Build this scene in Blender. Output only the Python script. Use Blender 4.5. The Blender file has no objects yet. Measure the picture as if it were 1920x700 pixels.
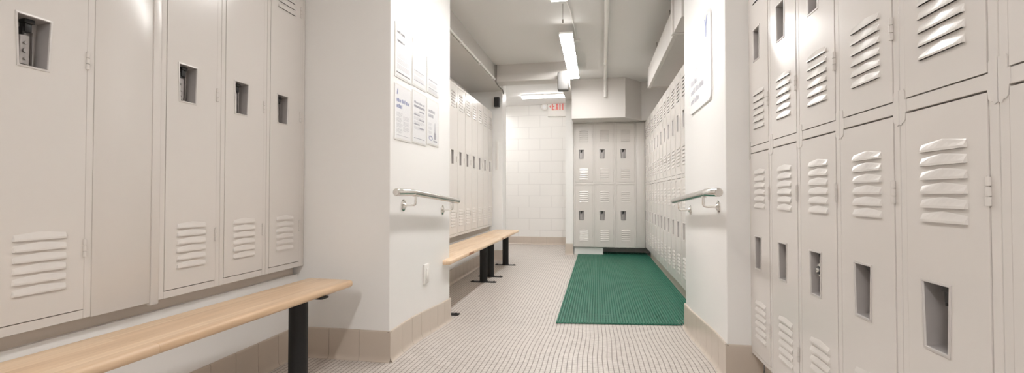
import bpy, bmesh, math, random
from mathutils import Vector, Matrix
random.seed(7)
C = bpy.context.scene.collection
PI = math.pi
LF = -0.052            # level of the far room's floor, the near floor is 0

# ------------------------------------------------------------------ materials
def new_mat(name):
    m = bpy.data.materials.new(name); m.use_nodes = True
    nt = m.node_tree; b = nt.nodes['Principled BSDF']
    return m, nt, b
def N(nt, t, **kw):
    n = nt.nodes.new(t)
    for k, v in kw.items():
        if k in n.inputs: n.inputs[k].default_value = v
        else: setattr(n, k, v)
    return n
def paint(name, col, rough=.35, var=.03, scale=3.0, bump=0.0, bscale=60, metal=0.0, spec=.5, coat=0.0):
    m, nt, b = new_mat(name)
    tc = N(nt, 'ShaderNodeTexCoord')
    no = N(nt, 'ShaderNodeTexNoise'); no.inputs['Scale'].default_value = scale; no.inputs['Detail'].default_value = 4
    nt.links.new(tc.outputs['Object'], no.inputs['Vector'])
    mx = N(nt, 'ShaderNodeMix', data_type='RGBA')
    mx.inputs[6].default_value = (*[c*(1-var) for c in col], 1); mx.inputs[7].default_value = (*[min(1, c*(1+var)) for c in col], 1)
    nt.links.new(no.outputs['Fac'], mx.inputs[0]); nt.links.new(mx.outputs[2], b.inputs['Base Color'])
    b.inputs['Roughness'].default_value = rough; b.inputs['Metallic'].default_value = metal
    b.inputs['Specular IOR Level'].default_value = spec
    b.inputs['Coat Weight'].default_value = coat; b.inputs['Coat Roughness'].default_value = .15
    if bump > 0:
        n2 = N(nt, 'ShaderNodeTexNoise'); n2.inputs['Scale'].default_value = bscale; n2.inputs['Detail'].default_value = 3
        nt.links.new(tc.outputs['Object'], n2.inputs['Vector'])
        bp = N(nt, 'ShaderNodeBump'); bp.inputs['Strength'].default_value = bump; bp.inputs['Distance'].default_value = .002
        nt.links.new(n2.outputs['Fac'], bp.inputs['Height']); nt.links.new(bp.outputs['Normal'], b.inputs['Normal'])
    return m
def brick(name, c1, c2, mortar, bw, rh, ms, rough, offset, axes=(0, 1), bump=.3, smooth=.1):
    m, nt, b = new_mat(name)
    tc = N(nt, 'ShaderNodeTexCoord'); sp = N(nt, 'ShaderNodeSeparateXYZ'); cb = N(nt, 'ShaderNodeCombineXYZ')
    nt.links.new(tc.outputs['Object'], sp.inputs[0])
    nt.links.new(sp.outputs[axes[0]], cb.inputs[0]); nt.links.new(sp.outputs[axes[1]], cb.inputs[1])
    br = N(nt, 'ShaderNodeTexBrick'); br.offset = offset; br.squash = 1
    br.inputs['Color1'].default_value = (*c1, 1); br.inputs['Color2'].default_value = (*c2, 1); br.inputs['Mortar'].default_value = (*mortar, 1)
    br.inputs['Scale'].default_value = 1; br.inputs['Mortar Size'].default_value = ms; br.inputs['Mortar Smooth'].default_value = smooth
    br.inputs['Brick Width'].default_value = bw; br.inputs['Row Height'].default_value = rh; br.inputs['Bias'].default_value = 0
    nt.links.new(cb.outputs[0], br.inputs['Vector']); nt.links.new(br.outputs['Color'], b.inputs['Base Color'])
    b.inputs['Roughness'].default_value = rough
    iv = N(nt, 'ShaderNodeMath', operation='SUBTRACT'); iv.inputs[0].default_value = 1
    nt.links.new(br.outputs['Fac'], iv.inputs[1])
    bp = N(nt, 'ShaderNodeBump'); bp.inputs['Strength'].default_value = bump; bp.inputs['Distance'].default_value = .002
    nt.links.new(iv.outputs[0], bp.inputs['Height']); nt.links.new(bp.outputs['Normal'], b.inputs['Normal'])
    return m
def wood(name):
    m, nt, b = new_mat(name)
    tc = N(nt, 'ShaderNodeTexCoord')
    mp = N(nt, 'ShaderNodeMapping'); mp.inputs['Rotation'].default_value = (0, 0, PI/2); mp.inputs['Location'].default_value = (.13, .021, 0)
    nt.links.new(tc.outputs['Object'], mp.inputs['Vector'])
    br = N(nt, 'ShaderNodeTexBrick'); br.offset = .37
    br.inputs['Color1'].default_value = (.72, .515, .335, 1); br.inputs['Color2'].default_value = (.81, .62, .435, 1); br.inputs['Mortar'].default_value = (.63, .43, .26, 1)
    br.inputs['Scale'].default_value = 1; br.inputs['Mortar Size'].default_value = .0008; br.inputs['Brick Width'].default_value = .62; br.inputs['Row Height'].default_value = .042
    nt.links.new(mp.outputs[0], br.inputs['Vector'])
    m2 = N(nt, 'ShaderNodeMapping'); m2.inputs['Scale'].default_value = (38, 2.2, 38)
    nt.links.new(tc.outputs['Object'], m2.inputs['Vector'])
    no = N(nt, 'ShaderNodeTexNoise'); no.inputs['Scale'].default_value = 1; no.inputs['Detail'].default_value = 6; no.inputs['Distortion'].default_value = .6
    nt.links.new(m2.outputs[0], no.inputs['Vector'])
    cr = N(nt, 'ShaderNodeValToRGB'); cr.color_ramp.elements[0].position = .35; cr.color_ramp.elements[1].position = .65
    cr.color_ramp.elements[0].color = (.86, .83, .80, 1); cr.color_ramp.elements[1].color = (1.0, 1.0, 1.0, 1)
    nt.links.new(no.outputs['Fac'], cr.inputs[0])
    mx = N(nt, 'ShaderNodeMix', data_type='RGBA', blend_type='MULTIPLY'); mx.inputs[0].default_value = 1
    nt.links.new(br.outputs['Color'], mx.inputs[6]); nt.links.new(cr.outputs[0], mx.inputs[7]); nt.links.new(mx.outputs[2], b.inputs['Base Color'])
    b.inputs['Roughness'].default_value = .33
    return m
def emit(name, col, strength):
    m, nt, b = new_mat(name)
    b.inputs['Base Color'].default_value = (.9, .9, .9, 1)
    b.inputs['Emission Color'].default_value = (*col, 1); b.inputs['Emission Strength'].default_value = strength
    return m
def clear(name):
    m, nt, b = new_mat(name)
    nt.nodes.remove(b)
    fr = N(nt, 'ShaderNodeFresnel')
    ge = N(nt, 'ShaderNodeNewGeometry'); io = N(nt, 'ShaderNodeMix'); io.inputs[2].default_value = 1.34; io.inputs[3].default_value = 1/1.34
    nt.links.new(ge.outputs['Backfacing'], io.inputs[0]); nt.links.new(io.outputs[0], fr.inputs['IOR'])
    tr = N(nt, 'ShaderNodeBsdfTransparent'); gl = N(nt, 'ShaderNodeBsdfGlossy'); gl.inputs['Roughness'].default_value = .12
    mx = N(nt, 'ShaderNodeMixShader')
    nt.links.new(fr.outputs[0], mx.inputs[0]); nt.links.new(tr.outputs[0], mx.inputs[1]); nt.links.new(gl.outputs[0], mx.inputs[2])
    nt.links.new(mx.outputs[0], nt.nodes['Material Output'].inputs['Surface'])
    return m

M = {}
M['wall'] = paint('white_wall_paint', (.84, .828, .812), .34, .012, 1.5, .10, 90)
M['ceiling'] = paint('ceiling_paint', (.72, .705, .69), .7, .02, 1.2, .12, 60)
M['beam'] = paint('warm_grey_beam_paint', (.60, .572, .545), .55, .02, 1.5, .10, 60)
M['locker'] = paint('beige_locker_enamel', (.695, .658, .626), .21, .02, 2.2, .05, 40)
M['plinth'] = paint('plinth_paint', (.62, .555, .49), .6, .06, 4)
M['cup'] = paint('grey_latch_metal', (.46, .435, .425), .34, .08, 25, metal=.45)
M['bezel'] = paint('latch_rim_metal', (.64, .61, .59), .32, .06, 25, metal=.3)
M['black'] = paint('black_plastic', (.018, .017, .017), .45, .1, 20)
M['post'] = paint('black_powder_coat', (.014, .0135, .0135), .55, .12, 30, spec=.35)
M['steel'] = paint('brushed_steel', (.62, .60, .575), .24, .06, 40, metal=1.0)
M['chrome'] = paint('polished_steel', (.80, .78, .75), .13, .04, 40, metal=1.0)
M['base'] = paint('tan_base_tile', (.55, .475, .405), .28, .05, 8)
M['grout'] = paint('base_grout', (.30, .255, .215), .85, .08, 30)
def mosaic(name, p, g):
    m, nt, b = new_mat(name)
    tc = N(nt, 'ShaderNodeTexCoord'); sp = N(nt, 'ShaderNodeSeparateXYZ'); nt.links.new(tc.outputs['Object'], sp.inputs[0])
    def math_(op, a, c=None):
        n = N(nt, 'ShaderNodeMath', operation=op)
        for k, v in ((0, a), (1, c)):
            if v is None: continue
            if isinstance(v, (int, float)): n.inputs[k].default_value = v
            else: nt.links.new(v, n.inputs[k])
        return n.outputs[0]
    masks, cells = [], []
    for ax in (0, 1):
        q = math_('DIVIDE', sp.outputs[ax], p)
        if ax == 0:                     # hand set sheets: the joints wander a little
            no = N(nt, 'ShaderNodeTexNoise'); no.inputs['Scale'].default_value = 1.7; no.inputs['Detail'].default_value = 1
            nt.links.new(tc.outputs['Object'], no.inputs['Vector'])
            q = math_('ADD', q, math_('MULTIPLY', no.outputs['Fac'], .9))
        fr = math_('PINGPONG', math_('ADD', q, .5), .5)         # 0.5 at joints .. 0 in the middle
        mr = N(nt, 'ShaderNodeMapRange', interpolation_type='SMOOTHSTEP'); nt.links.new(math_('SUBTRACT', .5, fr), mr.inputs[0])
        mr.inputs[1].default_value = .5-g/p*.95; mr.inputs[2].default_value = .5-g/p*.40; mr.inputs[3].default_value = 0; mr.inputs[4].default_value = 1
        masks.append(mr.outputs[0]); cells.append(math_('FLOOR', q))
    wn = N(nt, 'ShaderNodeTexWhiteNoise', noise_dimensions='2D'); cb = N(nt, 'ShaderNodeCombineXYZ')
    nt.links.new(cells[0], cb.inputs[0]); nt.links.new(cells[1], cb.inputs[1]); nt.links.new(cb.outputs[0], wn.inputs['Vector'])
    mx = N(nt, 'ShaderNodeMix', data_type='RGBA'); mx.inputs[6].default_value = (.54, .495, .46, 1); mx.inputs[7].default_value = (.63, .585, .545, 1)
    nt.links.new(wn.outputs['Value'], mx.inputs[0])
    m2 = N(nt, 'ShaderNodeMix', data_type='RGBA'); m2.inputs[7].default_value = (.36, .315, .28, 1)
    nt.links.new(math_('MULTIPLY', masks[1], .62), m2.inputs[0]); nt.links.new(mx.outputs[2], m2.inputs[6])
    m3 = N(nt, 'ShaderNodeMix', data_type='RGBA'); m3.inputs[7].default_value = (.20, .165, .14, 1)
    nt.links.new(math_('MULTIPLY', masks[0], .92), m3.inputs[0]); nt.links.new(m2.outputs[2], m3.inputs[6])
    nt.links.new(m3.outputs[2], b.inputs['Base Color']); b.inputs['Roughness'].default_value = .4
    bp = N(nt, 'ShaderNodeBump'); bp.inputs['Strength'].default_value = .35; bp.inputs['Distance'].default_value = .0015
    nt.links.new(math_('SUBTRACT', 1, math_('MAXIMUM', masks[0], masks[1])), bp.inputs['Height']); nt.links.new(bp.outputs['Normal'], b.inputs['Normal'])
    return m
M['floor'] = mosaic('floor_mosaic_tile', .0285, .0036)
M['block'] = brick('painted_block', (.84, .825, .80), (.84, .825, .80), (.72, .705, .685), .46, .236, .005, .36, .5, (0, 2), .35, .4)
M['mat'] = paint('green_vinyl', (.024, .155, .100), .5, .18, 6)
M['wood'] = wood('maple_bench_wood')
M['endgrain'] = paint('worn_wood_edge', (.33, .16, .09), .6, .2, 40)
M['lamp'] = emit('lamp_diffuser', (1.0, .985, .965), 36.0)
M['lampmid'] = emit('lamp_diffuser_mid', (1.0, .985, .965), 27.0)
M['lampnear'] = emit('lamp_diffuser_dim', (1.0, .988, .97), 76.0)
M['lampfill'] = emit('corridor_fill_diffuser', (1.0, .985, .97), 15.0)  # glow of the added, unseen corridor fill light
M['lamp2'] = emit('tube_diffuser', (1.0, .985, .965), 8.5)
M['white'] = paint('white_enamel', (.83, .82, .80), .35, .01, 5)
M['plastic'] = paint('white_plastic', (.82, .80, .77), .3, .01, 5)
M['paper'] = paint('white_paper', (.90, .90, .91), .6, .01, 8)
M['acrylic'] = clear('clear_acrylic')
M['ink'] = paint('grey_ink', (.40, .40, .45), .7, .05, 30)
M['inkpale'] = paint('pale_grey_ink', (.60, .60, .63), .7, .05, 30)
M['inkdark'] = paint('dark_ink', (.20, .19, .20), .7, .05, 30)
M['inkblue'] = paint('blue_ink', (.25, .29, .50), .6, .05, 30)
M['red'] = paint('exit_red', (.84, .24, .22), .5, .05, 30)
M['pipe'] = paint('pipe_paint', (.78, .76, .73), .4, .02, 5)
M['greyspk'] = paint('grey_speaker_paint', (.16, .155, .15), .6, .05, 12)
M['darkspk'] = paint('charcoal_speaker', (.045, .043, .045), .5, .1, 25)
M['cable'] = paint('dark_cable', (.20, .18, .16), .6, .1, 25)

# ------------------------------------------------------------------ mesh helpers
def box(bm, x0, x1, y0, y1, z0, z1, mi=0):
    vs = [bm.verts.new(p) for p in ((x0,y0,z0),(x1,y0,z0),(x1,y1,z0),(x0,y1,z0),(x0,y0,z1),(x1,y0,z1),(x1,y1,z1),(x0,y1,z1))]
    fs = []
    for q in ((3,2,1,0),(4,5,6,7),(0,1,5,4),(1,2,6,5),(2,3,7,6),(3,0,4,7)):
        f = bm.faces.new([vs[i] for i in q]); f.material_index = mi; fs.append(f)
    return vs, fs
def bevel_box(bm, x0, x1, y0, y1, z0, z1, r=.003, seg=2, mi=0):
    vs, fs = box(bm, x0, x1, y0, y1, z0, z1, mi)
    es = list({e for f in fs for e in f.edges})
    r = min(r, .45*min(abs(x1-x0), abs(y1-y0), abs(z1-z0)))
    bmesh.ops.bevel(bm, geom=es, offset=r, segments=seg, profile=.5, affect='EDGES', clamp_overlap=True)
def tube(bm, pts, r, seg=16, cap=True, mi=0):
    pts = [Vector(p) for p in pts]; rings = []
    up0 = None
    for i, p in enumerate(pts):
        if i == 0: t = pts[1]-pts[0]
        elif i == len(pts)-1: t = pts[-1]-pts[-2]
        else: t = (pts[i+1]-p).normalized() + (p-pts[i-1]).normalized()
        t.normalize()
        if up0 is None:
            up0 = Vector((0,0,1)) if abs(t.z) < .9 else Vector((1,0,0))
        a = t.cross(up0)
        a.normalize(); b = a.cross(t); up0 = b
        rr = r[i] if isinstance(r, (list, tuple)) else r
        rings.append([bm.verts.new(p + rr*(math.cos(2*PI*k/seg)*a + math.sin(2*PI*k/seg)*b)) for k in range(seg)])
    for i in range(len(rings)-1):
        for k in range(seg):
            f = bm.faces.new([rings[i][k], rings[i+1][k], rings[i+1][(k+1) % seg], rings[i][(k+1) % seg]]); f.smooth = True; f.material_index = mi
    if cap:
        f = bm.faces.new(rings[0]); f.material_index = mi
        f = bm.faces.new(list(reversed(rings[-1]))); f.material_index = mi
def prism(bm, poly, axis, a0, a1, mi=0):
    """poly in the two other axes (order: x,y / x,z / y,z), extruded along axis"""
    def P(u, v, w):
        return {'x': (w,u,v), 'y': (u,w,v), 'z': (u,v,w)}[axis]
    A = [bm.verts.new(P(u,v,a0)) for u,v in poly]; B = [bm.verts.new(P(u,v,a1)) for u,v in poly]
    n = len(poly)
    fs = [bm.faces.new(A), bm.faces.new(list(reversed(B)))]
    for i in range(n): fs.append(bm.faces.new([A[i], B[i], B[(i+1) % n], A[(i+1) % n]]))
    for f in fs: f.material_index = mi
    return fs
def mesh_from(name, bm, mats, smooth_angle=None, normals=True):
    if normals: bmesh.ops.recalc_face_normals(bm, faces=bm.faces)
    me = bpy.data.meshes.new(name); bm.to_mesh(me); bm.free()
    for m in (mats if isinstance(mats, (list, tuple)) else [mats]): me.materials.append(m)
    if smooth_angle:
        for p in me.polygons: p.use_smooth = True
        me.set_sharp_from_angle(angle=math.radians(smooth_angle))
    return me
def link(name, me, parent=None):
    o = bpy.data.objects.new(name, me); C.objects.link(o)
    if parent: o.parent = parent
    return o
def obj(name, bm, mats, parent=None, smooth=None, normals=True):
    return link(name, mesh_from(name, bm, mats, smooth, normals), parent)
def thing(name, label, cat, loc=(0,0,0), rz=0, group=None):
    o = bpy.data.objects.new(name, None); C.objects.link(o); o.empty_display_size = .1
    o.location = loc; o.rotation_euler = (0, 0, rz); o['label'] = label; o['category'] = cat
    if group: o['group'] = group
    return o
def tag(o, label, cat, group=None):
    o['label'] = label; o['category'] = cat
    if group: o['group'] = group
    return o
def struct(name, bm, mats, smooth=None):
    o = obj(name, bm, mats, None, smooth); o['kind'] = 'structure'; return o
def sbox(name, x0, x1, y0, y1, z0, z1, m):
    bm = bmesh.new(); box(bm, x0, x1, y0, y1, z0, z1); return struct(name, bm, M[m])
def copy_tree(o, parent=None):
    c = o.copy(); C.objects.link(c)
    if parent: c.parent = parent
    for ch in o.children: copy_tree(ch, c)
    return c

# ------------------------------------------------------------------ the room
def zf(y):                     # floor level along the room: near floor, short ramp, far floor
    t = min(1, max(0, (y-2.80)/.80)); s = t*t*(3-2*t)
    return LF*(.35*s + .65*t)
bm = bmesh.new()
ys = [-4.4, 2.7] + [2.75+.05*i for i in range(20)] + [3.8, 9.6]
rows = [(bm.verts.new((-2.8, y, zf(y))), bm.verts.new((1.5, y, zf(y)))) for y in ys]
for a, b in zip(rows, rows[1:]): bm.faces.new([a[0], a[1], b[1], b[0]])
r = bmesh.ops.extrude_face_region(bm, geom=list(bm.faces))
bmesh.ops.translate(bm, vec=(0, 0, -.15), verts=[v for v in r['geom'] if isinstance(v, bmesh.types.BMVert)])
struct('floor', bm, M['floor'])
CZ = 2.815
sbox('ceiling', -2.8, 1.5, -4.4, 9.6, CZ, CZ+.12, 'ceiling')
sbox('wall_rear', -2.4, 1.35, -4.3, -4.15, -.1, CZ, 'wall')
sbox('wall_left', -2.4, -2.12, -4.15, 2.515, -.1, CZ, 'wall')
sbox('wall_right', 1.2, 1.35, -4.15, 2.595, -.1, CZ, 'wall')
def corner_block(name, x0, x1, y0, y1, m='wall'):
    bm = bmesh.new(); vs, fs = box(bm, x0, x1, y0, y1, -.15, CZ)
    es = [e for e in bm.edges if abs(e.verts[0].co.z-e.verts[1].co.z) > 1]
    bmesh.ops.bevel(bm, geom=es, offset=.006, segments=3, profile=.5, affect='EDGES')
    return struct(name, bm, M[m], 40)
corner_block('wall_passage_left', -2.4, -1.185, 2.515, 3.623)
corner_block('wall_passage_right', .668, 1.35, 2.595, 3.745)
sbox('wall_far_left', -2.4, -1.97, 3.623, 7.0, -.1, CZ, 'wall')
sbox('wall_far_right', 1.2, 1.35, 3.745, 8.36, -.1, CZ, 'wall')
corner_block('wall_column', -2.4, -1.44, 7.0, 7.3)
sbox('wall_corridor_left', -2.75, -2.6, 7.3, 9.43, -.1, CZ, 'wall')
sbox('wall_exit', -2.75, -.4, 9.43, 9.58, -.1, CZ, 'block')
sbox('wall_partition', -.525, -.395, 7.885, 9.43, -.1, CZ, 'wall')
sbox('wall_back', -.395, 1.35, 8.36, 8.5, -.1, CZ, 'wall')
# raised kerbs that carry the wall lockers on the left
sbox('trim_1', -2.12, -1.78, -4.15, 2.515, -.1, .487, 'wall')
sbox('trim_2', -1.97, -1.645, 3.623, 7.0, -.1, .412, 'wall')
# bulkhead over the far left lockers, cross beam, soffit over the back lockers
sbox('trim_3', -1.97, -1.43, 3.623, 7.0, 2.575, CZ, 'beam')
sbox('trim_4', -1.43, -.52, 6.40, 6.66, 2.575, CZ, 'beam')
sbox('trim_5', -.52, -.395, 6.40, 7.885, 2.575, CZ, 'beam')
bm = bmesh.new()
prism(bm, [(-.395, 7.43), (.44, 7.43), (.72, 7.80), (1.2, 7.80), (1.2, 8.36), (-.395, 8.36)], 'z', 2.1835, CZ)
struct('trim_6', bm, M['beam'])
# plinths under the lockers
sbox('trim_7', -2.0, -1.80, -.2, 2.50, .487, .535, 'plinth')
sbox('trim_8', -1.95, -1.65, 3.65, 6.985, .412, .480, 'plinth')
sbox('trim_9', .845, 1.18, -.9, 2.585, -.01, .145, 'plinth')
sbox('trim_10', .845, 1.18, 3.76, 7.7, LF-.01, .092, 'plinth')
sbox('trim_11', -.385, .095, 7.965, 8.3, LF-.01, .072, 'white')

# tile base: coved tan tiles along a run, following the floor
def tile_run(bm, p0, p1, nrm, h, w=.156, zfun=zf):
    p0 = Vector((*p0, 0)); p1 = Vector((*p1, 0)); n = Vector((*nrm, 0)); L = (p1-p0).length; d = (p1-p0)/L
    prof = [(-.004, h), (.006, h), (.0095, h-.003), (.011, h-.008), (.011, .035), (.0135, .020), (.019, .008), (.027, .003), (.027, -.02), (-.004, -.02)]
    k = max(1, round(L/w)); w = L/k
    sub = 2 if abs(d.y) > .5 else 1
    def ring(s, inset=0):
        q = p0 + d*s
        return [bm.verts.new(q + n*(a-inset) + Vector((0, 0, zfun(q.y)+z-(inset if z > .1 else 0)))) for a, z in prof]
    def strip(s0, s1, mi, inset, sub):
        R = [ring(s0+(s1-s0)*i/sub, inset) for i in range(sub+1)]
        m_ = len(prof)
        for a, b in zip(R, R[1:]):
            for i in range(m_):
                f = bm.faces.new([a[i], a[(i+1) % m_], b[(i+1) % m_], b[i]]); f.material_index = mi; f.smooth = True
        f = bm.faces.new(R[0]); f.material_index = mi
        f = bm.faces.new(list(reversed(R[-1]))); f.material_index = mi
    for i in range(k): strip(i*w+.0012, (i+1)*w-.0012, 0, 0, sub)
    strip(.0005, L-.0005, 1, .003, k*sub)
def base(name, runs, h=.175, w=.156):
    bm = bmesh.new()
    for p0, p1, nr, *ww in runs: tile_run(bm, p0, p1, nr, h, ww[0] if ww else w)
    return struct(name, bm, [M['base'], M['grout']], 35)
base('baseboard_left', [((-1.78, -.6), (-1.78, 2.49), (1, 0)), ((-1.755, 2.515), (-1.174, 2.515), (0, -1), .193), ((-1.185, 2.504), (-1.185, 3.634), (1, 0)), ((-1.185, 3.623), (-1.62, 3.623), (0, 1))])
base('baseboard_right', [((.657, 2.595), (.84, 2.595), (0, -1)), ((.668, 2.584), (.668, 3.756), (-1, 0)), ((.668, 3.745), (.81, 3.745), (0, 1))], .183)
base('baseboard_far_left', [((-1.645, 3.65), (-1.645, 6.975), (1, 0)), ((-1.63, 7.0), (-1.429, 7.0), (0, -1)), ((-1.44, 6.989), (-1.44, 7.3), (1, 0))], .16)
base('baseboard_exit', [((-2.58, 9.43), (-.55, 9.43), (0, -1))], .155)
base('baseboard_partition', [((-.536, 7.885), (-.397, 7.885), (0, -1))], .19, .14)

# ------------------------------------------------------------------ lockers
VW, VP, VH = .1455, .0335, .0290     # louvre width, pitch, height
def louvre(bm, x0, z0, y=0):
    n = 10; h = VH
    T = [-1, -.985, -.955, -.6, -.3, 0, .3, .6, .955, .985, 1]
    def row(fn): return [bm.verts.new(fn(t)) for t in T]
    def d(t): return .0056*min(1, (1-abs(t))/.045)
    X = lambda t: x0 + VW*(t+1)/2
    R0 = row(lambda t: (X(t), y-d(t), z0))
    R1 = row(lambda t: (X(t), y-.93*d(t), z0+h*.20))
    R2 = row(lambda t: (X(t), y-.18*d(t), z0+h*(.56+.26*(1-abs(t)))))
    R3 = row(lambda t: (X(t), y, z0+h*(.64+.29*(1-abs(t)))))
    R4 = row(lambda t: (X(t), y, z0+h))
    for a, b in ((R0, R1), (R1, R2), (R2, R3), (R3, R4)):
        for i in range(n): bm.faces.new([a[i], a[i+1], b[i+1], b[i]])
def door_mesh(w, h, latch, vents):
    """door sheet seen from the front at y=0 facing -y; latch=(z0,z1,xc); vents=[z0,...] bottom of six louvres each"""
    bm = bmesh.new()
    def quad(a, b, c, d): bm.faces.new([bm.verts.new((p[0], 0, p[1])) for p in (a, b, c, d)])
    lz0, lz1, lx = latch
    wt, wb = .045, .0385
    feats = [(lz0, lz1, 'l')]
    vx0 = (w-VW)/2; vx1 = vx0+VW
    for z in vents:
        for k in range(6): feats.append((z+k*VP, z+k*VP+VH, 'v'))
    feats.sort(); z = 0
    for a, b, t in feats:
        quad((0, z), (w, z), (w, a), (0, a))
        if t == 'v':
            quad((0, a), (vx0, a), (vx0, b), (0, b)); quad((vx1, a), (w, a), (w, b), (vx1, b)); louvre(bm, vx0, a)
        else:
            quad((0, a), (lx-wb, a), (lx-wt, b), (0, b)); quad((lx+wb, a), (w, a), (w, b), (lx+wt, b))
        z = b
    quad((0, z), (w, z), (w, h), (0, h))
    bmesh.ops.remove_doubles(bm, verts=bm.verts, dist=1e-5)
    # rolled edges returning into the frame
    for p, q in (((0,0),(w,0)), ((w,0),(w,h)), ((w,h),(0,h)), ((0,h),(0,0))):
        cx, cz = w/2, h/2
        def inn(u, e): return (u[0]+(e if u[0] < cx else -e), u[1]+(e if u[1] < cz else -e))
        a, b = p, q
        v = [bm.verts.new((a[0], 0, a[1])), bm.verts.new((b[0], 0, b[1])), bm.verts.new((b[0], .016, b[1])), bm.verts.new((a[0], .016, a[1]))]
        bm.faces.new(v)
    bmesh.ops.remove_doubles(bm, verts=bm.verts, dist=1e-5)
    bm.normal_update()
    me = mesh_from('door', bm, M['locker'], None, False)
    return me
def cup_mesh(h):
    """recessed latch pan, centred at x=0, z from 0 to h, opening at y=0 facing -y"""
    bm = bmesh.new(); wt, wb, D = .045, .0385, .045
    def ring(k, y, e=0):
        return [bm.verts.new(p) for p in ((-(wb+k), y, -k+e), (wb+k, y, -k+e), (wt+k, y, h+k-e), (-(wt+k), y, h+k-e))]
    R = [ring(.0045, .0005), ring(.0045, -.0022), ring(-.001, -.0028), ring(-.0025, .001), ring(-.009, D)]
    for q, (a, b) in enumerate(zip(R, R[1:])):
        for i in range(4): bm.faces.new([a[i], a[(i+1) % 4], b[(i+1) % 4], b[i]]).material_index = 1 if q < 3 else 0
    bm.faces.new(R[-1])
    # hasp plate with rivets on the back of the pan
    bevel_box(bm, -.013, .013, D-.009, D-.0005, .012, h-.052, .002, 2)
    for z, r in ((.030, .0045), (.055, .0070), (.080, .0045)):
        tube(bm, [(0, D-.0145, z), (0, D-.009, z)], r, 12)
    bevel_box(bm, .0185, .0205, D-.012, D-.0005, .012, h-.04, .0006, 1)
    return mesh_from('latch_cup', bm, [M['cup'], M['bezel']])
def lift_mesh():
    bm = bmesh.new()
    bevel_box(bm, -.014, .014, .016, .0435, -.019, -.005, .003, 2)
    bevel_box(bm, -.010, .010, .022, .0435, -.046, -.016, .003, 2)
    bevel_box(bm, -.014, -.007, .026, .0435, -.055, -.030, .002, 2)
    return mesh_from('lift_handle', bm, M['black'], 40)
def hinge_mesh():
    bm = bmesh.new()
    for k in range(3): tube(bm, [(0, -.002, .0205*k), (0, -.002, .0205*k+.0185)], .0054, 10)
    tube(bm, [(0, -.0015, -.002), (0, -.0015, .063)], .0022, 8)
    return mesh_from('hinge', bm, M['locker'], 40)
CUP = cup_mesh(.158); LIFT = lift_mesh(); HINGE = hinge_mesh()
def body_mesh(W, H, D, u, zrails):
    """locker carcass: thin side sheets, rolled front frame; zrails = list of (z0,z1) of bars across the front"""
    bm = bmesh.new(); g = .0007
    for x0, x1 in ((g, u), (W-u, W-g)): bevel_box(bm, x0, x1, 0, .022, 0, H, .0022, 2)
    for z0, z1 in zrails: bevel_box(bm, u-.001, W-u+.001, .0006, .020, z0, z1, .0015, 1)
    box(bm, g, g+.0015, .02, D, 0, H); box(bm, W-g-.0015, W-g, .02, D, 0, H)
    box(bm, g, W-g, D-.0015, D, 0, H); box(bm, g, W-g, .02, D, H-.0015, H); box(bm, g, W-g, .02, D, 0, .0015)
    return mesh_from('body', bm, M['locker'])
def shelf_box(bm, W, D, z): box(bm, .004, W-.004, .021, D-.003, z, z+.0015)
def rail_mesh(W, u, z0, z1, half_lo, half_hi):
    """cross rail with the stepped tabs that wrap the uprights at both ends"""
    bm = bmesh.new(); bevel_box(bm, u-.0025, W-u+.0025, -.0008, .019, z0, z1, .0012, 1)
    for s in (0, 1):
        xs = [.0009, u+.0035]
        pts = [(xs[0], z1+.028), (xs[1]-.010, z1+.028), (xs[1]-.006, z1+.022), (xs[1]-.006, z1), (xs[1], z1), (xs[1], z0), (xs[1]-.003, z0), (xs[1]-.005, z0-.020), (xs[1]-.010, z0-.026), (xs[1]-.016, z0-.026), (xs[1]-.020, z0-.033), (xs[0], z0-.029)]
        if s: pts = [(W-x, z) for x, z in pts]
        prism(bm, pts, 'y', -.0019, -.0002)
    return mesh_from('cross_rail', bm, M['locker'])

def build_locker(W, H, D, u, dw, doors, rails, cross=None):
    """a locker at the origin: front plane y=0 facing -y, x 0..W.  doors: dict(z0,z1,latch z0,vents,hinges) heights from its own base"""
    t = bpy.data.objects.new('locker', None); C.objects.link(t); t.empty_display_size = .1
    me = body_mesh(W, H, D, u, rails)
    link('body', me, t)
    if cross:
        bm = bmesh.new(); shelf_box(bm, W, D, (cross[0]+cross[1])/2); obj('shelf', bm, M['locker'], t)
        link('cross_rail', rail_mesh(W, u, *cross, 0, 0), t)
    x0 = (W-dw)/2
    for dd in doors:
        h = dd['z1']-dd['z0']
        dm = door_mesh(dw, h, (dd['latch']-dd['z0'], dd['latch']-dd['z0']+.158, dd.get('lx', .099)), [v-dd['z0'] for v in dd['vents']])
        d = link('door', dm, t); d.location = (x0, -.0015, dd['z0'])
        c = link('latch_cup', CUP, d); c.location = (dd.get('lx', .099), 0, dd['latch']-dd['z0'])
        l = link('lift_handle', LIFT, d); l.location = (dd.get('lx', .099), 0, dd['latch']-dd['z0']+.158)
        for hz in dd['hinges']:
            k = link('hinge', HINGE, d); k.location = (dw+.0012, 0, hz-dd['z0'])
    return t
def place(src, first, loc, rz, label, group):
    o = src if first else copy_tree(src)
    o.location = loc; o.rotation_euler = (0, 0, rz); o['label'] = label; o['category'] = 'locker'; o['group'] = group
    return o
ORD = ['first', 'second', 'third', 'fourth', 'fifth', 'sixth', 'seventh', 'eighth', 'ninth', 'tenth', 'eleventh', 'twelfth']

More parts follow.
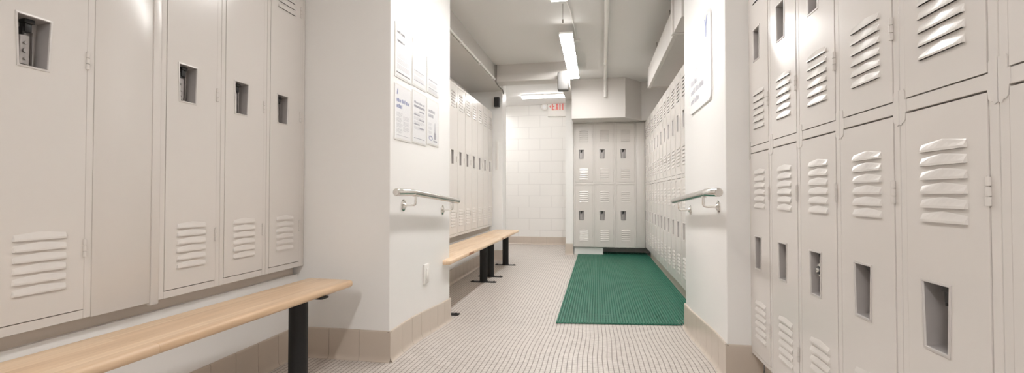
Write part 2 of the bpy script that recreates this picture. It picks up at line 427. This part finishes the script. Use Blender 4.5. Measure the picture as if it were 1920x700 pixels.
# two tiers, heights measured from the carcass base at 0.148 above the floor
B = .148
two = build_locker(.305, 2.215-B, .37, .0250, .2525,
    [dict(z0=.171-B, z1=1.174-B, latch=.598-B, vents=[.250-B, .900-B], hinges=[.305-B, .942-B]),
     dict(z0=1.215-B, z1=2.185-B, latch=1.640-B, vents=[1.295-B, 1.930-B], hinges=[1.382-B, 2.020-B])],
    [(0, .021), (2.187-B, 2.215-B)], (1.179-B, 1.212-B))
XR = .785
for i in range(6):
    lab = ['two-tier beige locker touching the right passage pillar, grey padlock in lower latch',
           'second two-tier beige locker from the right pillar, both latch recesses empty',
           'third two-tier beige locker from the right pillar, round dial padlock in lower latch',
           'fourth two-tier beige locker from the right pillar, its lower latch empty',
           'fifth two-tier beige locker from the right pillar, largest fully seen one',
           'two-tier beige locker cut by the right picture edge, no latch showing'][i]
    place(two, i == 0, (XR, 2.598-.305*i, B), -PI/2, lab, 'two-tier lockers in the near right row')
YF = 4.2715
for i in range(12):
    lab = ('nearest two-tier locker of the far right row, half hidden by the passage pillar' if i == 0 else
           'two-tier locker with a dark padlock, far right row beside the green mat' if i == 5 else
           'last two-tier locker of the far right row, in the corner by the back lockers' if i == 11 else
           f'{ORD[i]} two-tier locker past the passage in the far right row beside green mat')
    place(two, False, (XR, YF+.305*(i+1), B+LF), -PI/2, lab, 'two-tier lockers beside the green mat')
# full height, on the kerbs
B1 = .540
single = build_locker(.305, 2.295-B1, .32, .0250, .2525,
    [dict(z0=.573-B1, z1=2.262-B1, latch=1.364-B1, vents=[.655-B1, 2.010-B1], hinges=[.752-B1, 1.398-B1, 2.02-B1])],
    [(0, .030), (2.265-B1, 2.295-B1)])
XL = -1.736
labs = ['large beige full-height locker at the left picture edge, left of the blank panel',
        'beige full-height locker just right of the blank panel, above the near bench',
        'middle beige full-height locker of the three above the near bench',
        'narrowest-looking beige full-height locker, against the white pillar by the near bench']
for i, y in enumerate((1.019, 1.574, 1.879, 2.184)):
    place(single, i == 0, (XL, y, B1), PI/2, labs[i], 'full-height lockers above the near bench')
for i in range(7):
    lab = ('nearest pale full-height locker of the far left row, cut by the passage wall' if i == 0 else
           'last pale full-height locker of the far left row, beside the black wall speaker' if i == 6 else
           f'{ORD[i]} pale full-height locker from the passage in the far left row above benches')
    place(single, False, (-1.592, 4.83+.305*i, B1+LF), PI/2, lab, 'full-height lockers above the far benches')
# back bank, a little wider
B2 = .080
back = build_locker(.346, 2.180-B2, .38, .0286, .2865,
    [dict(z0=.095-B2, z1=1.132-B2, latch=.534-B2, vents=[.184-B2, .835-B2], hinges=[.235-B2, .90-B2], lx=.104),
     dict(z0=1.177-B2, z1=2.160-B2, latch=1.575-B2, vents=[1.222-B2, 1.862-B2], hinges=[1.31-B2, 1.93-B2], lx=.104)],
    [(0, .014), (2.162-B2, 2.180-B2)], (1.136-B2, 1.173-B2))
labs = ['left two-tier locker on the back wall, beside the white partition end',
        'middle two-tier locker of the three on the back wall behind the green mat',
        'right two-tier locker of the three on the back wall, next to a blank panel']
for i in range(3):
    place(back, i == 0, (-.394+.346*i, 7.93, B2), 0, labs[i], 'two-tier lockers on the back wall')

# filler panels and cover strip
def panel(name, label, x, y0, y1, z0, z1, cat='panel', t=.05, face=1):
    bm = bmesh.new(); bevel_box(bm, min(x, x-face*t), max(x, x-face*t), y0, y1, z0, z1, .002, 2)
    return tag(obj(name, bm, M['locker'], None, 40), label, cat)
panel('filler_panel', 'blank beige panel between two full-height lockers above the near bench', XL, 1.3246, 1.5400, B1-.002, 2.295)
panel('cover_strip', 'narrow beige cover strip hanging slightly lower beside the blank panel', XL+.0035, 1.5404, 1.5735, .528, 2.295, 'strip', .021)
panel('end_strip', 'thin beige strip between last near left locker and white pillar', XL-.002, 2.4905, 2.513, B1-.002, 2.295, 'strip')
bm = bmesh.new(); bevel_box(bm, .6455, .7815, 7.932, 7.95, B2, 2.178, .002, 2)
tag(obj('filler_panel', bm, M['locker'], None, 40), 'blank beige corner panel between the back lockers and far right row', 'panel')

# padlocks
def padlock(label, loc, rz, kind):
    t = thing('padlock', label, 'padlock', loc, rz, 'padlocks hanging in the latch recesses')
    bm = bmesh.new()
    if kind == 'dial':
        tube(bm, [(0, .011, 0), (0, .009, 0), (0, -.009, 0), (0, -.011, 0)], [.021, .024, .024, .021], 28)
        obj('body', bm, M['chrome'], t, 40)
        bm = bmesh.new(); tube(bm, [(0, -.0112, 0), (0, -.0135, 0)], [.0155, .0145], 24)
        dl = obj('dial', bm, M['black'], t, 40)
        bm = bmesh.new(); tube(bm, [(0, -.0135, 0), (0, -.018, 0), (0, -.019, 0)], [.0085, .0075, .006], 20); obj('knob', bm, M['chrome'], dl, 40)
        ztop = .016
    else:
        bevel_box(bm, -.017, .017, -.008, .008, -.022, .018, .004, 3)
        obj('body', bm, M['steel'], t, 40)
        bm = bmesh.new(); tube(bm, [(0, 0, -.0218), (0, 0, -.0235)], .006, 14); obj('keyhole', bm, M['black'], t)
        ztop = .016
    bm = bmesh.new()
    pts = [(-.012, 0, ztop)] + [(-.012*math.cos(PI*k/10), 0, ztop+.018+.012*math.sin(PI*k/10)) for k in range(11)] + [(.012, 0, ztop)]
    tube(bm, pts, .0032, 10); obj('shackle', bm, M['chrome'], t, 40)
    return t
LX = .0265+.099
padlock('round dial padlock in the third locker from the right pillar', (XR+.020, 2.598-.305*2-LX, .690), -PI/2, 'dial')
padlock('small grey padlock in the locker touching the right pillar', (XR+.024, 2.598-LX, .692), -PI/2, 'key')
padlock('tiny dark padlock in the far right locker row', (XR+.018, YF+.305*6-LX, .655+LF*.8), -PI/2, 'dial')

# ------------------------------------------------------------------ benches
def bench(label, x0, x1, y0, y1, top, floor, posts, group, loc=(0,0,0), rz=0, knots=()):
    t = thing('bench', label, 'bench', loc, rz, group)
    th = .036
    bm = bmesh.new(); r = .03
    out = []
    for cx, cy, a0 in ((x1-r, y1-r, 0), (x0+r, y1-r, PI/2), (x0+r, y0+r, PI), (x1-r, y0+r, 1.5*PI)):
        for k in range(5): out.append((cx+r*math.cos(a0+PI/2*k/4), cy+r*math.sin(a0+PI/2*k/4)))
    fs = prism(bm, out, 'z', top-th, top)
    es = list({e for f in fs[:2] for e in f.edges})
    bmesh.ops.bevel(bm, geom=es, offset=.0145, segments=5, profile=.5, affect='EDGES')
    obj('bench_top', bm, M['wood'], t, 40)
    xc = (x0+x1)/2
    for y, xo in posts:
        px = xc+xo
        bm = bmesh.new()
        tube(bm, [(px, y, floor+.004), (px, y, top-th-.006)], .0445, 32)
        p = obj('post', bm, M['post'], t, 40)
        for z0, z1 in ((floor, floor+.007), (top-th-.0065, top-th)):
            bm = bmesh.new()
            pl = []
            for sx, sy, a0 in ((1, 1, 0), (-1, 1, PI/2), (-1, -1, PI), (1, -1, 1.5*PI)):
                for k in range(5): pl.append((px+sx*.140+.012*math.cos(a0+PI/2*k/4), y+sy*.020+.012*math.sin(a0+PI/2*k/4)))
            prism(bm, pl, 'z', z0, z1)
            if z0 == floor: tube(bm, [(px, y, floor+.006), (px, y, floor+.014)], .052, 24)
            pl_ = obj('mounting_plate', bm, M['post'], t)
            if z0 == floor:
                for sx in (-1, 1):
                    bm = bmesh.new(); tube(bm, [(px+sx*.125, y, floor+.007), (px+sx*.125, y, floor+.015)], .010, 6); obj('bolt', bm, M['post'], pl_)
    for kx, ky, kl in knots:
        bm = bmesh.new(); bevel_box(bm, kx-.006, kx+.0012, ky-kl/2, ky+kl/2, top-th*.78, top-th*.22, .004, 2)
        obj('worn_edge', bm, M['endgrain'], t, 40)['label'] = 'dark brown worn patch on the wooden edge'
    return t
# near bench stands a touch askew
bench('pale wooden bench in the left foreground on thick black posts', -.142, .142, -2.35, 0, .500, 0.0, [(-.275, 0), (-2.05, 0)], 'wooden benches',
      (-1.4475, 2.345, 0), -.037)
zb = .452
bench('far pale wooden bench whose near end is hidden by the passage wall', -1.490, -1.122, 3.45, 5.447, zb, LF, [(3.78, .003), (5.245, .003)], 'wooden benches', knots=[(-1.122, 4.07, .16)])
bench('farthest pale wooden bench, ending near the exit corridor', -1.490, -1.122, 5.452, 6.68, zb, LF, [(5.60, .003), (6.76-.20, .003)], 'wooden benches', knots=[(-1.122, 5.50, .06)])

# ------------------------------------------------------------------ green mat
bm = bmesh.new()
x, n = -.322, 0
pitch = .0218
while x < .832:
    yn = 3.655 + (x+.32)*.125
    if x > .63: yn = max(yn, 3.785)
    yf = 7.95 if x < .11 else 8.30
    zt = LF
    prism(bm, [(x, zt+.004), (x+.0128, zt+.004), (x+.0128, zt+.0125), (x+.0098, zt+.015), (x+.003, zt+.015), (x, zt+.0125)], 'y', yn, yf)
    x += pitch; n += 1
for k in range(14):             # cross bars at the slanted front edge
    a, b_ = -.318, .625
    q = [(a, 3.668+.021*k), (b_, 3.668+.021*k+(b_-a)*.125), (b_, 3.682+.021*k+(b_-a)*.125), (a, 3.682+.021*k)]
    prism(bm, q, 'z', LF+.0003, LF+.0075)
y = 3.96
while y < 8.28:
    box(bm, -.318, .842 if y > 3.85 else .62, y, y+.012, LF+.0003, LF+.0075) if y < 7.94 else box(bm, .118, .83, y, y+.012, LF+.0003, LF+.0075)
    y += .021
tag(obj('floor_mat', bm, M['mat']), 'dark green ribbed drainage mat on the tiled floor beside the far lockers', 'mat')

# ------------------------------------------------------------------ handrails
def handrail(label, xw, s, y0, ym, y1, za, zb_, brackets, group):
    """xw wall plane, s direction away from wall"""
    t = thing('handrail', label, 'handrail', (xw, y0, 0), 0, group)
    X = s*.082; R = .0205
    bm = bmesh.new()
    tube(bm, [(X, ym-y0-.004, za-.001), (X, (y1-y0)*.5+ym*.5-y0*.5-ym*.0, za+(zb_-za)*.5*1.0) if False else (X, (ym+y1)/2-y0, (za+zb_)/2), (X, y1-y0, zb_)], R, 28)
    obj('rail', bm, M['steel'], t, 40)
    bm = bmesh.new()
    tube(bm, [(X, -.004, za), (X, 0, za), (X, .004, za), (X, ym-y0-.03, za), (X, ym-y0-.012, za), (X, ym-y0, za-.0005)], [.016, .0205, .0222, .0222, .0222, .0210], 28)
    obj('end_cap', bm, M['chrome'], t, 40)
    for yb in brackets:
        y = yb-y0
        zr = za if yb < ym else za+(zb_-za)*(yb-ym)/(y1-ym)
        zw = zr-.076
        bm = bmesh.new()
        tube(bm, [(s*.0005, y, zw), (s*.005, y, zw), (s*.009, y, zw)], [.037, .037, .026], 28)
        tube(bm, [(s*.008, y, zw), (s*.066, y, zw), (s*.078, y, zw+.004), (s*.082, y, zw+.016), (s*.082, y, zr-.017)], [.0085, .0075, .0075, .008, .0075], 14)
        tube(bm, [(s*.008, y, zw), (s*.018, y, zw)], [.016, .009], 16)
        bevel_box(bm, X-.011, X+.011, y-.030, y+.030, zr-.0235, zr-.0175, .002, 2)
        for a in (0, 2*PI/3, 4*PI/3): tube(bm, [(s*.007, y+.026*math.sin(a), zw+.026*math.cos(a)), (s*.0105, y+.026*math.sin(a), zw+.026*math.cos(a))], .0045, 8)
        obj('bracket', bm, M['chrome'], t, 40)
    return t
handrail('steel handrail on the white wall left of the passage', -1.185, 1, 2.42, 2.66, 3.58, .979, .914, (2.70, 3.44), 'passage handrails')
handrail('steel handrail on the white wall right of the passage', .668, -1, 2.41, 2.68, 3.76, .977, .917, (2.74, 3.53), 'passage handrails')

# ------------------------------------------------------------------ notices on the left passage wall, board on the right
def words_line(bm, x0, x1, z, h, rnd, y=0, t=.0002, one=False):
    """illegible lettering: letter sized blots in word sized runs"""
    x = x0
    while x < x1-h*.5:
        for k in range(99 if one else rnd.randint(3, 7)):
            w = h*rnd.choice((.45, .55, .62))
            if x+w > x1: x = x1+h if one else x; break
            hh = h*rnd.choice((.72, .86, 1.0))
            box(bm, x, x+w, y-t, y, z, z+hh)
            x += w+h*.17
        x += h*.45
def grey_par(bm, x0, x1, z1, n, lh, rnd, y=0):
    for k in range(n):
        z = z1-(k+1)*lh; x = x0; xe = x1-(rnd.random()*.3*(x1-x0) if k == n-1 else rnd.random()*.08*(x1-x0))
        while x < xe:
            w = min(rnd.uniform(.008, .026), xe-x)
            box(bm, x, x+w, y-.0002, y, z, z+lh*.42); x += w+.004
def notice(label, yc0, yc1, z0, z1, style, seed):
    rnd = random.Random(seed)
    w, h = yc1-yc0, z1-z0
    t = thing('notice', label, 'notice', (-1.185, yc0, z0), PI/2, 'framed notices on the left passage wall')
    # local: x along wall (far), y into wall; front faces -y
    bm = bmesh.new(); box(bm, .006, w-.006, -.0052, -.004, .012, h-.006); obj('paper', bm, M['paper'], t)
    bm = bmesh.new()
    bevel_box(bm, 0, w, -.004, -.0006, 0, h, .001, 1); obj('back_plate', bm, M['plastic'], t)
    bm = bmesh.new()
    bevel_box(bm, 0, w, -.0105, -.0085, 0, h, .0008, 1)
    box(bm, 0, w, -.0085, -.0042, 0, .003)
    obj('acrylic_cover', bm, M['acrylic'], t)
    y = -.0053
    def ink(name, fn, m, lab=None):
        bm = bmesh.new(); fn(bm); o = obj(name, bm, M[m], t)
        if lab: o['label'] = lab
    m0, m1 = .026, w-.026
    if style == 'policy':
        ink('heading', lambda bm: (words_line(bm, m0, m1, h-.105, .024, rnd, y), words_line(bm, m0, m0+.10, h-.142, .024, rnd, y)), 'inkblue', 'blue heading lettering')
        ink('logo', lambda bm: prism(bm, [(m0, h-.062), (m0+.012, h-.062), (m0+.02, h-.028), (m0+.010, h-.028)], 'y', y-.0008, y), 'inkblue')
        def body(bm):
            for k in range(4): grey_par(bm, m0, w/2-.008, h-.165-k*.033, 4, .007, rnd, y)
            for k in range(3): grey_par(bm, w/2+.006, m1, h-.178-k*.034, 4, .007, rnd, y)
            box(bm, m0, m1, y-.0006, y, .030, .033)
        ink('text', body, 'inkpale')
    elif style == 'table':
        ink('heading', lambda bm: (words_line(bm, m0, m1, h-.082, .015, rnd, y),), 'ink')
        def body(bm):
            box(bm, m0, m1, y-.0007, y, h-.108, h-.094)
            for x0, x1, z in ((.5, .95, .62), (.0, .5, .54), (.5, .95, .46), (.0, .5, .36), (.5, .95, .30)):
                box(bm, m0+(m1-m0)*x0, m0+(m1-m0)*x1, y-.0007, y, h*z, h*z+.009)
            box(bm, m0, m1, y-.0006, y, .036, .040)
        ink('table_lines', body, 'ink')
        ink('text', lambda bm: [grey_par(bm, m0+(m1-m0)*.0, m1, h*z, 3, .007, rnd, y) for z in (.60, .52, .44, .34)], 'inkpale')
    elif style == 'picture':
        ink('heading', lambda bm: (words_line(bm, m0, m0+.13, h-.098, .022, rnd, y), words_line(bm, m0, m0+.10, h-.132, .022, rnd, y)), 'ink')
        ink('text', lambda bm: [grey_par(bm, m0, m0+.07, h-.17-k*.03, 3, .007, rnd, y) for k in range(4)], 'inkpale')
        def pic(bm):
            tube(bm, [(w-.075, y, .075), (w-.075, y-.0008, .075)], .026, 20)
            prism(bm, [(w-.083, .09), (w-.067, .09), (w-.072, .17), (w-.078, .17)], 'y', y-.0008, y)
            box(bm, w-.105, w-.03, y-.0008, y, .030, .042)
        ink('picture', pic, 'ink', 'small grey figure printed low on the page')
        def oval(bm):
            A = [(.07+.040*math.cos(2*PI*k/24), .052+.017*math.sin(2*PI*k/24)) for k in range(24)]
            Bp = [(.07+.030*math.cos(2*PI*k/24), .052+.010*math.sin(2*PI*k/24)) for k in range(24)]
            for k in range(24):
                q = [A[k], A[(k+1) % 24], Bp[(k+1) % 24], Bp[k]]
                bm.faces.new([bm.verts.new((a, y-.0008, b)) for a, b in q])
        ink('badge', oval, 'inkblue', 'dark oval ring printed at the foot')
    elif style == 'bulletin':
        ink('heading', lambda bm: (words_line(bm, m0, m0+.12, h-.060, .016, rnd, y), box(bm, m0+.005, m0+.115, y-.0008, y, h-.112, h-.100)), 'inkdark')
        ink('text', lambda bm: [grey_par(bm, m0, m1, h-.14-k*.035, 4, .0075, rnd, y) for k in range(4)], 'inkpale')
        ink('rule', lambda bm: box(bm, m0-.008, m1, y-.0008, y, .030, .036), 'inkdark', 'dark rule at the foot of the page')
    else:
        ink('text', lambda bm: [grey_par(bm, m0, m1, h-.12-k*.04, 4, .0075, rnd, y) for k in range(4)], 'inkpale')
        ink('rule', lambda bm: (box(bm, m0, m1, y-.0007, y, h*.34, h*.34+.004), box(bm, m0, m1, y-.0007, y, h*.13, h*.13+.004)), 'ink')
    return t
notice('upper left notice on the left passage wall with a dark foot rule', 2.567, 2.812, 1.674, 2.006, 'bulletin', 1)
notice('upper middle notice on the left passage wall, partly washed out by glare', 2.830, 3.065, 1.682, 1.996, 'plain', 2)
notice('upper right notice on the left passage wall, mostly washed out by glare', 3.096, 3.326, 1.694, 1.978, 'plain', 3)
notice('lower left notice on the left passage wall with a blue two-line heading', 2.563, 2.800, 1.296, 1.634, 'policy', 4)
notice('lower middle notice on the left passage wall with staggered table lines', 2.832, 3.070, 1.304, 1.655, 'table', 5)
notice('lower right notice on the left passage wall with a small picture and oval badge', 3.096, 3.328, 1.322, 1.656, 'picture', 6)

# rounded white board on the right passage wall (local x runs towards the camera, front faces -y = into the passage)
t = thing('wall_sign', 'white rounded sign board on the right passage wall above the handrail', 'sign', (.668, 3.49, 1.532), -PI/2)
W_, H_ = .625, .545; r = .05
out = []
for cx, cz, a0 in ((W_-r, H_-r, 0), (r, H_-r, PI/2), (r, r, PI), (W_-r, r, 1.5*PI)):
    for k in range(7): out.append((cx+r*math.cos(a0+PI/2*k/6), cz+r*math.sin(a0+PI/2*k/6)))
bm = bmesh.new(); prism(bm, out, 'y', -.010, -.0008); obj('board', bm, paint('sign_gloss_white', (.84, .84, .84), .2, .01, 4), t, 40)
rnd = random.Random(21)
for z, x1 in ((.190, .335), (.128, .46), (.062, .32)):
    x = .05; k = 0
    while x < x1-.05:
        xe = min(x+rnd.choice((.10, .13, .16)), x1)
        bm = bmesh.new(); words_line(bm, x, xe, z, .038, rnd, -.0102, one=True); obj('word', bm, M['ink'], t); x = xe+.018
M['faint'] = paint('faint_ink', (.74, .74, .75), .6, .02, 30)
for z, x0, x1 in ((.33, .16, .27), (.33, .285, .44), (.27, .07, .16), (.27, .175, .30)):
    bm = bmesh.new(); words_line(bm, x0, x1, z, .022, rnd, -.0102, one=True); obj('small_word', bm, M['faint'], t)
bm = bmesh.new()   # small blue forked mark at the upper corner
prism(bm, [(.505, .40), (.525, .40), (.525, .475), (.505, .475)], 'y', -.0112, -.0102)
prism(bm, [(.505, .470), (.525, .470), (.555, .525), (.535, .525)], 'y', -.0114, -.0102)
prism(bm, [(.502, .470), (.518, .470), (.492, .515), (.477, .515)], 'y', -.0113, -.0102)
obj('mark', bm, M['inkblue'], t)['label'] = 'small blue forked mark'

# outlet cover low on the left passage wall
t = thing('wall_outlet', 'white outlet cover low on the left passage wall below handrail', 'outlet', (-1.185, 3.035, .345), PI/2)
bm = bmesh.new(); bevel_box(bm, 0, .085, -.016, -.0005, 0, .135, .004, 3); obj('cover_plate', bm, M['plastic'], t, 40)
bm = bmesh.new(); bevel_box(bm, .024, .062, -.021, -.015, .030, .108, .003, 2); obj('insert', bm, M['plastic'], t, 40)

# ------------------------------------------------------------------ ceiling lights
def strip_light(label, y0, y1, lamp='lamp', xc=-.325, w=.148, z=2.688):
    t = thing('ceiling_light', label, 'ceiling light', (xc, y0, CZ), 0, 'linear ceiling lights')
    L = y1-y0; zl = z-CZ
    bm = bmesh.new()
    bevel_box(bm, -w/2, w/2, 0, L, zl+.010, zl+.040, .004, 2)
    for a, b in ((-w/2, -w/2+.004), (w/2-.004, w/2)): box(bm, a, b, 0, L, zl+.002, zl+.012)
    obj('housing', bm, M['white'], t, 40)
    for yy in (L*.2, L*.8):
        bm = bmesh.new(); tube(bm, [(0, yy, zl+.038), (0, yy, -.012), (0, yy, -.012), (0, yy, -.0005)], [.006, .006, .03, .03], 14); obj('stem', bm, M['white'], t)
    bm = bmesh.new(); bevel_box(bm, -w/2+.0045, w/2-.0045, -.002, L+.002, zl, zl+.012, .003, 2); obj('diffuser', bm, M[lamp], t)
    return t
strip_light('glowing linear ceiling light in the far room above the floor mat', 4.98, 6.87)
strip_light('linear ceiling light whose end just shows at the top picture edge', 2.21, 4.09, 'lampmid')
strip_light('linear ceiling light above the near lockers, out of the picture', -2.55, -.70, 'lampnear', -.37, .10)
t = thing('wall_light', 'glowing white tube light above the exit sign in the corridor', 'light', (-1.375, 8.44, CZ), 0)
bm = bmesh.new(); bevel_box(bm, 0, .83, -.045, .075, -.022, -.001, .004, 2); obj('housing', bm, M['white'], t, 40)
bm = bmesh.new(); bevel_box(bm, .004, .826, -.035, .065, -.060, -.021, .010, 4); obj('diffuser', bm, M['lamp2'], t, 40)
t = strip_light('added fill light for the exit corridor, unseen behind the white column', 7.55, 9.2, 'lampfill', -2.15)  # added out of sight to brighten the exit wall and corridor
# ------------------------------------------------------------------ exit sign
t = thing('exit_sign', 'white box exit sign with red letters on the corridor wall', 'exit sign', (-.985, 9.43, 2.560), 0)
bm = bmesh.new(); bevel_box(bm, 0, .43, -.065, -.001, 0, .300, .006, 3); obj('housing', bm, M['plastic'], t, 40)
bm = bmesh.new(); y0, y1 = -.0675, -.0640
zb0, zh, s = .125, .155, .026
nb = 0
def bar(x0, x1, z0, z1):
    global nb
    nb += 1; box(bm, x0, x1, y0-.0003*nb, y1, z0, z1)
x = .085; w = .058
bar(x, x+s, zb0, zb0+zh); bar(x, x+w, zb0+zh-s, zb0+zh); bar(x, x+w*.9, zb0+zh/2-s/2, zb0+zh/2+s/2); bar(x, x+w, zb0, zb0+s)
x += w+.014; w = .066
for a, b in ((0, 1), (1, 0)):
    prism(bm, [(x+a*(w-s), zb0), (x+a*(w-s)+s, zb0), (x+b*(w-s)+s, zb0+zh), (x+b*(w-s), zb0+zh)], 'y', y0-.003-.0004*a, y1)
x += w+.014; bar(x, x+s, zb0, zb0+zh); x += s+.012; w = .066
bar(x, x+w, zb0+zh-s, zb0+zh); bar(x+w/2-s/2, x+w/2+s/2, zb0, zb0+zh)
obj('letters', bm, M['red'], t)
for k, sx in ((0, .050), (1, .380)):
    bm = bmesh.new(); d = -1 if k == 0 else 1
    prism(bm, [(sx+d*.016, zb0+zh/2), (sx-d*.010, zb0+zh/2+.03), (sx-d*.010, zb0+zh/2-.03)], 'y', y0, y1); obj('arrow', bm, M['ink'] if k else M['red'], t)
bm = bmesh.new(); tube(bm, [(-.068, -.001, .200), (-.068, -.03, .200), (-.068, -.055, .200), (-.068, -.075, .200)], [.05, .068, .074, .060], 28)
hd = obj('lamp_head', bm, M['plastic'], t, 40)
bm = bmesh.new(); tube(bm, [(-.068, -.0755, .200), (-.068, -.079, .200)], [.040, .030], 24); obj('lens', bm, M['paper'], hd, 40)

# ------------------------------------------------------------------ speakers, conduits, pipe, duct
t = thing('wall_speaker', 'small black speaker high on the white column end', 'speaker', (-1.555, 7.0, 2.395), 0)
bm = bmesh.new(); bevel_box(bm, -.002, .082, -.085, -.012, -.075, .075, .008, 3); obj('cabinet', bm, M['darkspk'], t, 40)
bm = bmesh.new(); bevel_box(bm, .006, .074, -.089, -.084, -.067, .067, .002, 2); obj('grille', bm, M['black'], t)
bm = bmesh.new(); bevel_box(bm, .025, .055, -.0125, -.0005, -.03, .03, .003, 2); obj('bracket', bm, M['black'], t)
t = thing('box_speaker', 'grey box speaker under the beam end beside the ceiling light', 'speaker', (-.455, 6.40, 2.515), 0)
bm = bmesh.new(); bevel_box(bm, -.070, .075, -.13, -.012, -.125, .125, .015, 3); obj('cabinet', bm, M['greyspk'], t, 40)
bm = bmesh.new(); bevel_box(bm, -.058, .063, -.134, -.129, -.112, .112, .004, 2); obj('grille', bm, M['greyspk'], t, 40)
bm = bmesh.new(); bevel_box(bm, -.025, .03, -.013, -.0005, -.015, .10, .003, 2); obj('bracket', bm, M['steel'], t)

bm = bmesh.new()
tube(bm, [(-1.414, 3.64, 2.585), (-1.414, 6.34, 2.600)], .013, 12)
for y in (3.9, 4.7, 5.5, 6.2): bevel_box(bm, -1.4295, -1.399, y-.012, y+.012, 2.57, 2.60+.01, .002, 1)
o = obj('conduit', bm, M['pipe'], None, 40); tag(o, 'thin painted conduit along the bulkhead above the far left lockers', 'conduit')
bm = bmesh.new(); tube(bm, [(-1.405, 6.385, CZ-.004), (-1.405, 6.385, 2.64), (-1.404, 6.37, 2.56), (-1.40, 6.50, 2.54), (-1.395, 6.80, 2.545), (-1.395, 6.86, 2.50)], .008, 8)
tag(obj('cable', bm, M['cable'], None, 40), 'dark cable dropping down the corner by the cross beam', 'cable')
t = thing('ceiling_pipe', 'white round pipe along the ceiling, dropping down the soffit', 'pipe', (0, 0, 0))
bm = bmesh.new(); tube(bm, [(.095, 3.76, 2.784), (.098, 4.43, 2.784), (.130, 7.36, 2.784), (.131, 7.392, 2.776), (.131, 7.400, 2.755), (.131, 7.400, 2.50)], .0235, 20); obj('pipe_run', bm, M['pipe'], t, 40)
bm = bmesh.new(); tube(bm, [(.118, 6.50, 2.784), (.119, 6.56, 2.784)], .030, 20); obj('coupling', bm, M['pipe'], t, 40)
bm = bmesh.new(); bevel_box(bm, .10, .162, 7.412, 7.4295, 2.60, 2.62, .002, 1); obj('clip', bm, M['pipe'], t)
t = thing('conduit', 'slim conduit on the ceiling leading to the far ceiling light', 'conduit', (0, 0, 0))
bm = bmesh.new(); tube(bm, [(-.30, 4.10, 2.79), (-.255, 4.6, 2.80), (-.235, 5.40, 2.80), (-.235, 5.55, 2.80)], .0075, 10); obj('pipe_run', bm, M['pipe'], t, 40)
bm = bmesh.new(); tube(bm, [(-.235, 5.50, CZ-.001), (-.235, 5.50, 2.785)], .042, 16); obj('junction_box', bm, M['pipe'], t, 40)
bm = bmesh.new(); tube(bm, [(-.32, 4.45, CZ-.001), (-.32, 4.45, 2.66)], .003, 6); tube(bm, [(-.32, 4.45, 2.66), (-.32, 4.45, 2.625)], .008, 8)
tag(obj('pull_cord', bm, M['cable'], None, 40), 'short dark pull cord hanging by the far ceiling light', 'cord')

t = thing('duct', 'boxed painted duct hanging above the far right lockers', 'duct', (0, 0, 0))
bm = bmesh.new()
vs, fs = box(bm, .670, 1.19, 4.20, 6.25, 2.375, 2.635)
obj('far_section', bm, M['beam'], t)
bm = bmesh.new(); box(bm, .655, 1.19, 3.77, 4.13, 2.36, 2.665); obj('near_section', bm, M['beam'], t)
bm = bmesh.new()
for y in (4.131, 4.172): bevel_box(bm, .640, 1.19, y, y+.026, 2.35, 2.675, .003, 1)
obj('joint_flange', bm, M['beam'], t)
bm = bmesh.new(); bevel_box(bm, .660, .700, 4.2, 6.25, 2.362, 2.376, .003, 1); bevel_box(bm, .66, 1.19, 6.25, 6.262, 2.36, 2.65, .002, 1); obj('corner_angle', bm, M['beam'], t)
bm = bmesh.new()
for y in (4.8, 5.8): tube(bm, [(.72, y, 2.63), (.72, y, CZ-.001)], .006, 8)
obj('hanger_rod', bm, M['steel'], t)
bm = bmesh.new(); bevel_box(bm, -1.535, -1.500, 6.985, 6.999, 1.36, 1.80, .003, 2)
tag(obj('cover_strip', bm, M['plastic'], None, 40), 'thin white vertical cover strip on the column past the far left lockers', 'strip')

# ------------------------------------------------------------------ camera, view
cam = bpy.data.cameras.new('camera'); co = bpy.data.objects.new('camera', cam); C.objects.link(co)
co.location = (0, 0, .965); co.rotation_euler = (PI/2+.0178, 0, .1821)
cam.sensor_fit = 'HORIZONTAL'; cam.sensor_width = 36; cam.lens = 865.85/1920*36; cam.clip_start = .02
sc = bpy.context.scene; sc.camera = co
w = bpy.data.worlds.new('world'); sc.world = w; w.use_nodes = True
w.node_tree.nodes['Background'].inputs[0].default_value = (.05, .05, .05, 1)
sc.view_settings.view_transform = 'Standard'; sc.view_settings.look = 'None'; sc.view_settings.gamma = 1
sc.view_settings.use_curve_mapping = False
sc.view_settings.exposure = 0.74
sc.cycles.max_bounces = 10; sc.cycles.diffuse_bounces = 8
